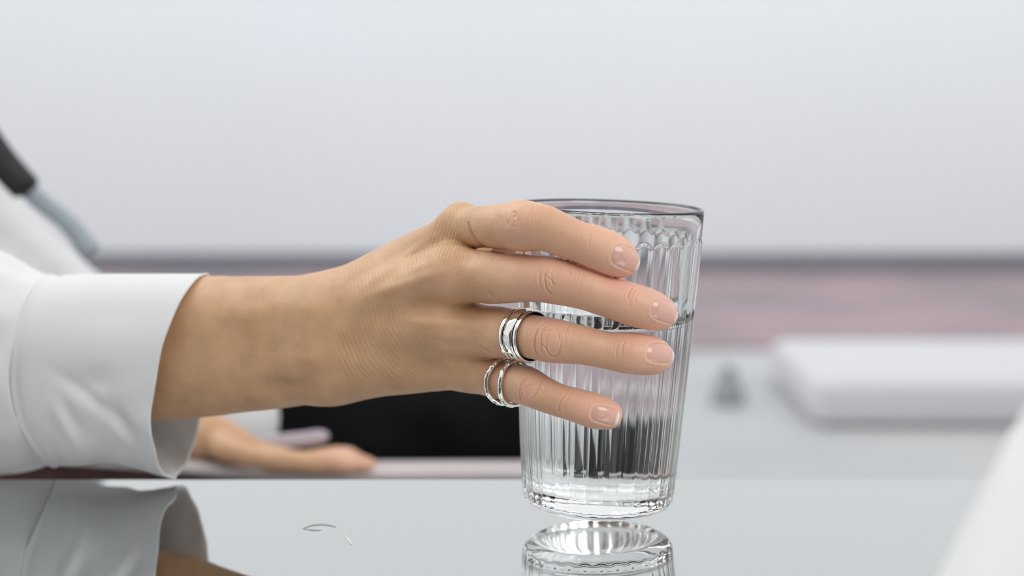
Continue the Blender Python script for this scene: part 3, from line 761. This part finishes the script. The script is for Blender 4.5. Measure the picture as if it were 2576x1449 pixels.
# ------------------------------------------------------------------ rings
def frame_on(c, px):
    """axis point, tangent and radius of a finger chain where it passes pixel column px"""
    x, _ = proj(c[:, :3]); k = int(np.argmax(x > px))
    t = (px-x[k-1])/(x[k]-x[k-1]); p = c[k-1]*(1-t)+c[k]*t; tg = c[min(k+1, len(c)-1), :3]-c[max(k-2, 0), :3]
    return p[:3], tg/np.linalg.norm(tg), p[3]
def band(name, c0, tg, r0, off, width, thick, m, parent=None, hammer=0.0, dome=.5, seed=0, tiltv=(0, 0, 0), wob=0.0):
    n = np.asarray(tg)+np.asarray(tiltv); n /= np.linalg.norm(n); e1 = np.cross(n, [0, 0, 1]); e1 /= np.linalg.norm(e1); e2 = np.cross(e1, n)
    NA_, K = 140, 16; V = []
    for i in range(NA_):
        a = 2*math.pi*i/NA_; rad = e1*math.cos(a)+e2*math.sin(a)
        for k in range(K):
            b_ = 2*math.pi*k/K; x = math.cos(b_); y = math.sin(b_)
            x = math.copysign(abs(x)**.55, x); y = math.copysign(abs(y)**(.55 if dome < .4 else .8), y)
            rr = r0+thick*(.5+.5*y)+(thick*.35*dome*(1-x*x) if y > 0 else 0)
            V.append(c0+n*(off+x*width/2+wob*math.sin(3*a+seed))+rad*rr)
    V = np.array(V)
    if hammer:
        rel = V-c0; rl = np.linalg.norm(rel-np.outer(rel@n, n), axis=1)
        out = np.clip((rl-r0-thick*.3)/(thick*.7), 0, 1)
        d = np.abs(vnoise(V/.0017, 50+seed))*hammer*out
        rd = rel-np.outer(rel@n, n); rd /= np.linalg.norm(rd, axis=1, keepdims=True); V = V-rd*d[:, None]
    f = [(i*K+k, i*K+(k+1) % K, ((i+1) % NA_)*K+(k+1) % K, ((i+1) % NA_)*K+k) for i in range(NA_) for k in range(K)]
    o = mesh_obj(name, V, f, m, parent)
    bmm = bmesh.new(); bmm.from_mesh(o.data); bmesh.ops.recalc_face_normals(bmm, faces=bmm.faces); bmm.to_mesh(o.data); bmm.free()
    return o
c0, tg, r0 = frame_on(FING[2][1], 1320); r0 = r0*1.035
rg = empty('ring', tuple(c0))
band('sleeve', c0, tg, r0, 0, .0090, .0004, M['dark_silver'], rg, 0, .1)
band('band', c0, tg, r0+.0002, -.0037, .0018, .0009, M['silver'], rg, .00012, .25, 1)
band('band', c0, tg, r0+.0003, 0, .0048, .0010, M['silver'], rg, .0004, .9, 2)
band('band', c0, tg, r0+.0002, .0037, .0016, .0009, M['silver'], rg, .00012, .25, 3)
tag(rg, 'wide three-banded hammered silver ring with dark grooves on the ring finger', 'ring')
c0, tg, r0 = frame_on(FING[3][1], 1271)
o = band('ring', c0, tg, r0*1.10, 0, .0021, .0015, M['silver'], None, .0006, .8, 5, (0.0, -.25, .02), .0003)
tag(o, 'thin wavy hammered silver ring nearest the knuckle on the little finger', 'ring', 'thin rings on the little finger')
c0, tg, r0 = frame_on(FING[3][1], 1296)
o = band('ring', c0, tg, r0*1.06, 0, .0021, .0015, M['silver'], None, .0006, .8, 8, (0.05, -.05, -.02), .0003)
tag(o, 'thin wavy hammered silver ring nearer the fingertip on the little finger', 'ring', 'thin rings on the little finger')

# ------------------------------------------------------------------ shirt: cuff, sleeve, torso
NT = 120; th = np.arange(NT)*360/NT
xe = pinterp(th, [0, 12, 28, 46, 63, 78, 90, 101, 112, 123, 138, 160, 172, 180, 190, 208, 222, 234, 244, 270, 315], [520, 503, 480, 450, 425, 405, 394, 385, 378, 380, 388, 400, 418, 440, 441, 458, 482, 498, 506, 514, 522])
xs = pinterp(th, [0, 14, 36, 61, 80, 94, 108, 126, 141, 158, 180, 225, 270, 315], [125, 108, 78, 45, 25, 18, 25, 45, 75, 105, 132, 150, 150, 140])
rad_th = np.radians(th)
def cuff_pt(px, extra=1.0):
    """point of the cuff surface at column px (per angle) in the photograph's frame"""
    yt = np.interp(px, [0, 110, 250, 520], [697, 693, 688, 688]); yb = np.interp(px, [0, 100, 250, 340, 400, 440], [1160, 1166, 1177, 1184, 1193, 1199])
    yc, hh = (yt+yb)/2, (yb-yt)/2
    Yc = np.interp(px, [0, 430, 520], [.088, .056, .051]); hd = np.interp(px, [0, 430], [.040, .036])
    cs, sn = np.cos(rad_th), np.sin(rad_th)
    cs2 = np.sign(cs)*np.abs(cs)**.92; sn2 = np.sign(sn)*np.abs(sn)**.86
    return at(px, yc-hh*cs2*extra, Yc-hd*sn2*extra)
rows = []
ss = np.concatenate([[0, .012, .03], np.linspace(.06, .97, 34), [.985, 1.0]])
for s in ss: rows.append(cuff_pt(xs+(xe-xs)*s))
C = np.array(rows)                                   # (along, around, 3)
ctr = C.mean(1, keepdims=True); nrm = C-ctr; nrm[..., 0] *= .2; nrm /= np.linalg.norm(nrm, axis=-1, keepdims=True)
cx_, cy_ = proj(C); fz = np.zeros(cx_.shape)
nn = lambda a, b, c, sd: vnoise(np.stack([a.ravel(), b.ravel(), np.full(a.size, c)], -1), sd).reshape(a.shape)
# soft dents and diagonal creases of the pressed cotton
diag = (cx_*.62-cy_*.78)
fz += .0022*nn(cx_/140, cy_/120, 0, 5)*smooth01(cy_, 760, 900)
lowm = smooth01(cy_, 960, 1100)*smooth01(cx_, 90, 170)*(1-.85*np.exp(-((th-180)/26)**2))[None, :]
fz += lowm*.0030*nn((cx_*.85-cy_*.52)/26, (cx_*.52+cy_*.85)/120, 2, 8)
fz -= .0022*np.exp(-(((cx_-240)/60)**2+((cy_-960)/30)**2))+.0024*np.exp(-(((diag+640)/14)**2))*smooth01(cy_, 900, 1000)*(1-smooth01(cx_, 330, 400))
fz += .0007*np.exp(-((ss[:, None]-.012)/.014)**2)-.0009*np.exp(-((ss[:, None]-.055)/.018)**2)     # sewn edge
fz += .0005*np.exp(-((ss[:, None]-1)/.012)**2)
lip = np.exp(-((th-182)/14)**2)[None, :]*smooth01(ss[:, None], .9, 1)
C = C+nrm*fz[..., None]
def cloth(name, C, parent, thick=.0011, extra=None):
    m_, n_ = C.shape[:2]; o = mesh_obj(name, C.reshape(-1, 3), grid_faces(n_, m_), M['shirt'], parent)
    bmm = bmesh.new(); bmm.from_mesh(o.data); bmesh.ops.recalc_face_normals(bmm, faces=bmm.faces); bmm.to_mesh(o.data); bmm.free()
    md = o.modifiers.new('thickness', 'SOLIDIFY'); md.thickness = thick; md.offset = -1
    sb = o.modifiers.new('smooth', 'SUBSURF'); sb.levels = 1; sb.render_levels = 1
    return o
# torso of the shirt
sh = []
sh.append((chain([(-790, 190, .50, 400), (-520, 470, .50, 430), (-230, 730, .47, 360), (60, 935, .46, 315), (420, 1050, .455, 205), (590, 1085, .45, 140), (668, 1100, .445, 72)])[0], .05))
sh.append((chain([(-330, 885, .118, 165), (-560, 862, .17, 200), (-690, 600, .28, 235), (-740, 260, .38, 270)])[0], .04))
sh.append((chain([(-60, 985, .45, 150), (150, 1015, .415, 150), (330, 1035, .385, 135)])[0], .03))
sh.append((chain([(-760, 240, .62, 330), (-700, 420, .68, 250), (-420, 960, .56, 190)])[0], .05))
def shirt_sdf(P):
    P = np.asarray(P, np.float32); d = None
    for segs, k in sh:
        e = chain_d(P, segs); d = e if d is None else smin(d, e, np.float32(k))
    Pn = np.asarray(P, float)
    return d+(.004*vnoise(np.stack([Pn[:, 0]/.05+Pn[:, 2]/.09, Pn[:, 1]/.07, Pn[:, 2]/.05-Pn[:, 0]/.12], -1), 12)).astype(np.float32)
Vs, Qs = surface_nets(shirt_sdf, (-.83, .06, -.13), (-.08, .82, .42), .0055)
shirt = mesh_obj('shirt', Vs, Qs, M['shirt'], person)
cuff = cloth('cuff', C, shirt, .0012)
# sleeve from the cuff seam towards the elbow
rows = []
for dpx, yt, yb, dY, hd, w_ in [(6, 0, 0, 0, .040, 0), (-3, 4, -3, .001, .041, .03), (-18, 0, 4, .003, .043, .1), (-42, -12, 14, .006, .046, .25), (-72, -44, 24, .010, .049, .45), (-110, -62, 34, .014, .053, .7), (-190, -95, 50, .024, .060, 1), (-330, -140, 70, .05, .068, 1), (-520, -190, 80, .10, .075, 1), (-700, -220, 70, .16, .078, 1)]:
    px = xs*(1-w_)+60*w_+dpx
    top, bot = 694+yt, 1164+yb; yc, hh = (top+bot)/2, (bot-top)/2
    cs, sn = np.cos(rad_th), np.sin(rad_th)
    Yc = .086+dY
    pl = 1+.035*np.sin(rad_th*9+dpx*.02)*smooth01(abs(dpx), 5, 40)*np.clip(1.3-abs(dpx)/200, .15, 1)
    rows.append(at(px, yc-hh*np.sign(cs)*np.abs(cs)**.92*(2-pl), Yc-hd*np.sign(sn)*np.abs(sn)**.86*pl))
cloth('sleeve', np.array(rows), shirt, .0011)

# trousers
tr = []
tr.append((chain([(600, 1160, .50, 190), (800, 1120, .47, 190), (1050, 1120, .45, 178), (1250, 1128, .44, 165), (1525, 1150, .44, 140)])[0], .03))
tr.append((chain([(600, 1160, .62, 170), (850, 1130, .64, 160), (1150, 1130, .65, 150), (1500, 1150, .66, 130)])[0], .05))
tr.append((chain([(1525, 1150, .44, 140), (1560, 1350, .45, 112), (1550, 1900, .48, 105), (1550, 2350, .50, 95)])[0], .03))
tr.append((chain([(1500, 1150, .66, 130), (1530, 1350, .66, 105), (1530, 1800, .66, 100), (1530, 2150, .66, 88)])[0], .03))
def tr_sdf(P):
    P = np.asarray(P, np.float32); d = None
    for segs, k in tr:
        e = chain_d(P, segs); d = e if d is None else smin(d, e, np.float32(k))
    Pn = np.asarray(P, float)
    return d+(.005*vnoise(np.stack([Pn[:, 0]/.09+Pn[:, 2]/.03, Pn[:, 1]/.06, Pn[:, 2]/.05-Pn[:, 0]/.09], -1), 15)).astype(np.float32)
Vt, Qt = surface_nets(tr_sdf, (-.30, .30, -.497), (.12, .78, .06), .006)
mesh_obj('trousers', Vt, Qt, M['black'], person)
bar('belt', [at(x, y, .385) for x, y in [(640, 1116), (700, 1111), (770, 1104), (826, 1095)]], .0048, .5, M['belt'], person)
# strap over the shoulder
def strap(name, pts, rad, m): return bar(name, [at(*p) for p in pts], rad, 1.3, m, person, 12, 8)
strap('strap', [(-190, 160, .405), (-80, 290, .395), (0, 400, .385), (45, 452, .38), (75, 482, .378)], .0082, M['strap'])
strap('strap_end', [(66, 474, .384), (110, 512, .385), (165, 555, .386), (212, 610, .386), (232, 638, .385)], .0058, M['strap_grey'])

# ------------------------------------------------------------------ white vase at the near right corner
vc = at(2915, 1600, -.30); vz = 0.0
prof = [(.002, 0), (.060, 0), (.066, .003), (.0665, .012), (.058, .04), (.047, .07), (.034, .10), (.024, .12), (.021, .135), (.025, .148), (.022, .148), (.018, .135), (.021, .12), (.031, .10), (.055, .03), (.002, .02)]
va = empty('vase', (float(vc[0]), -.30, 0)); n = 48; V = []
for r_, z_ in prof:
    for i in range(n): a = 2*math.pi*i/n; V.append((vc[0]+r_*math.cos(a), -.30+r_*math.sin(a), z_+.0003))
vo = mesh_obj('vessel', V, grid_faces(n, len(prof)), M['ceramic'], va)
tag(va, 'white flared ceramic vase at the corner of the mirrored table', 'vase')
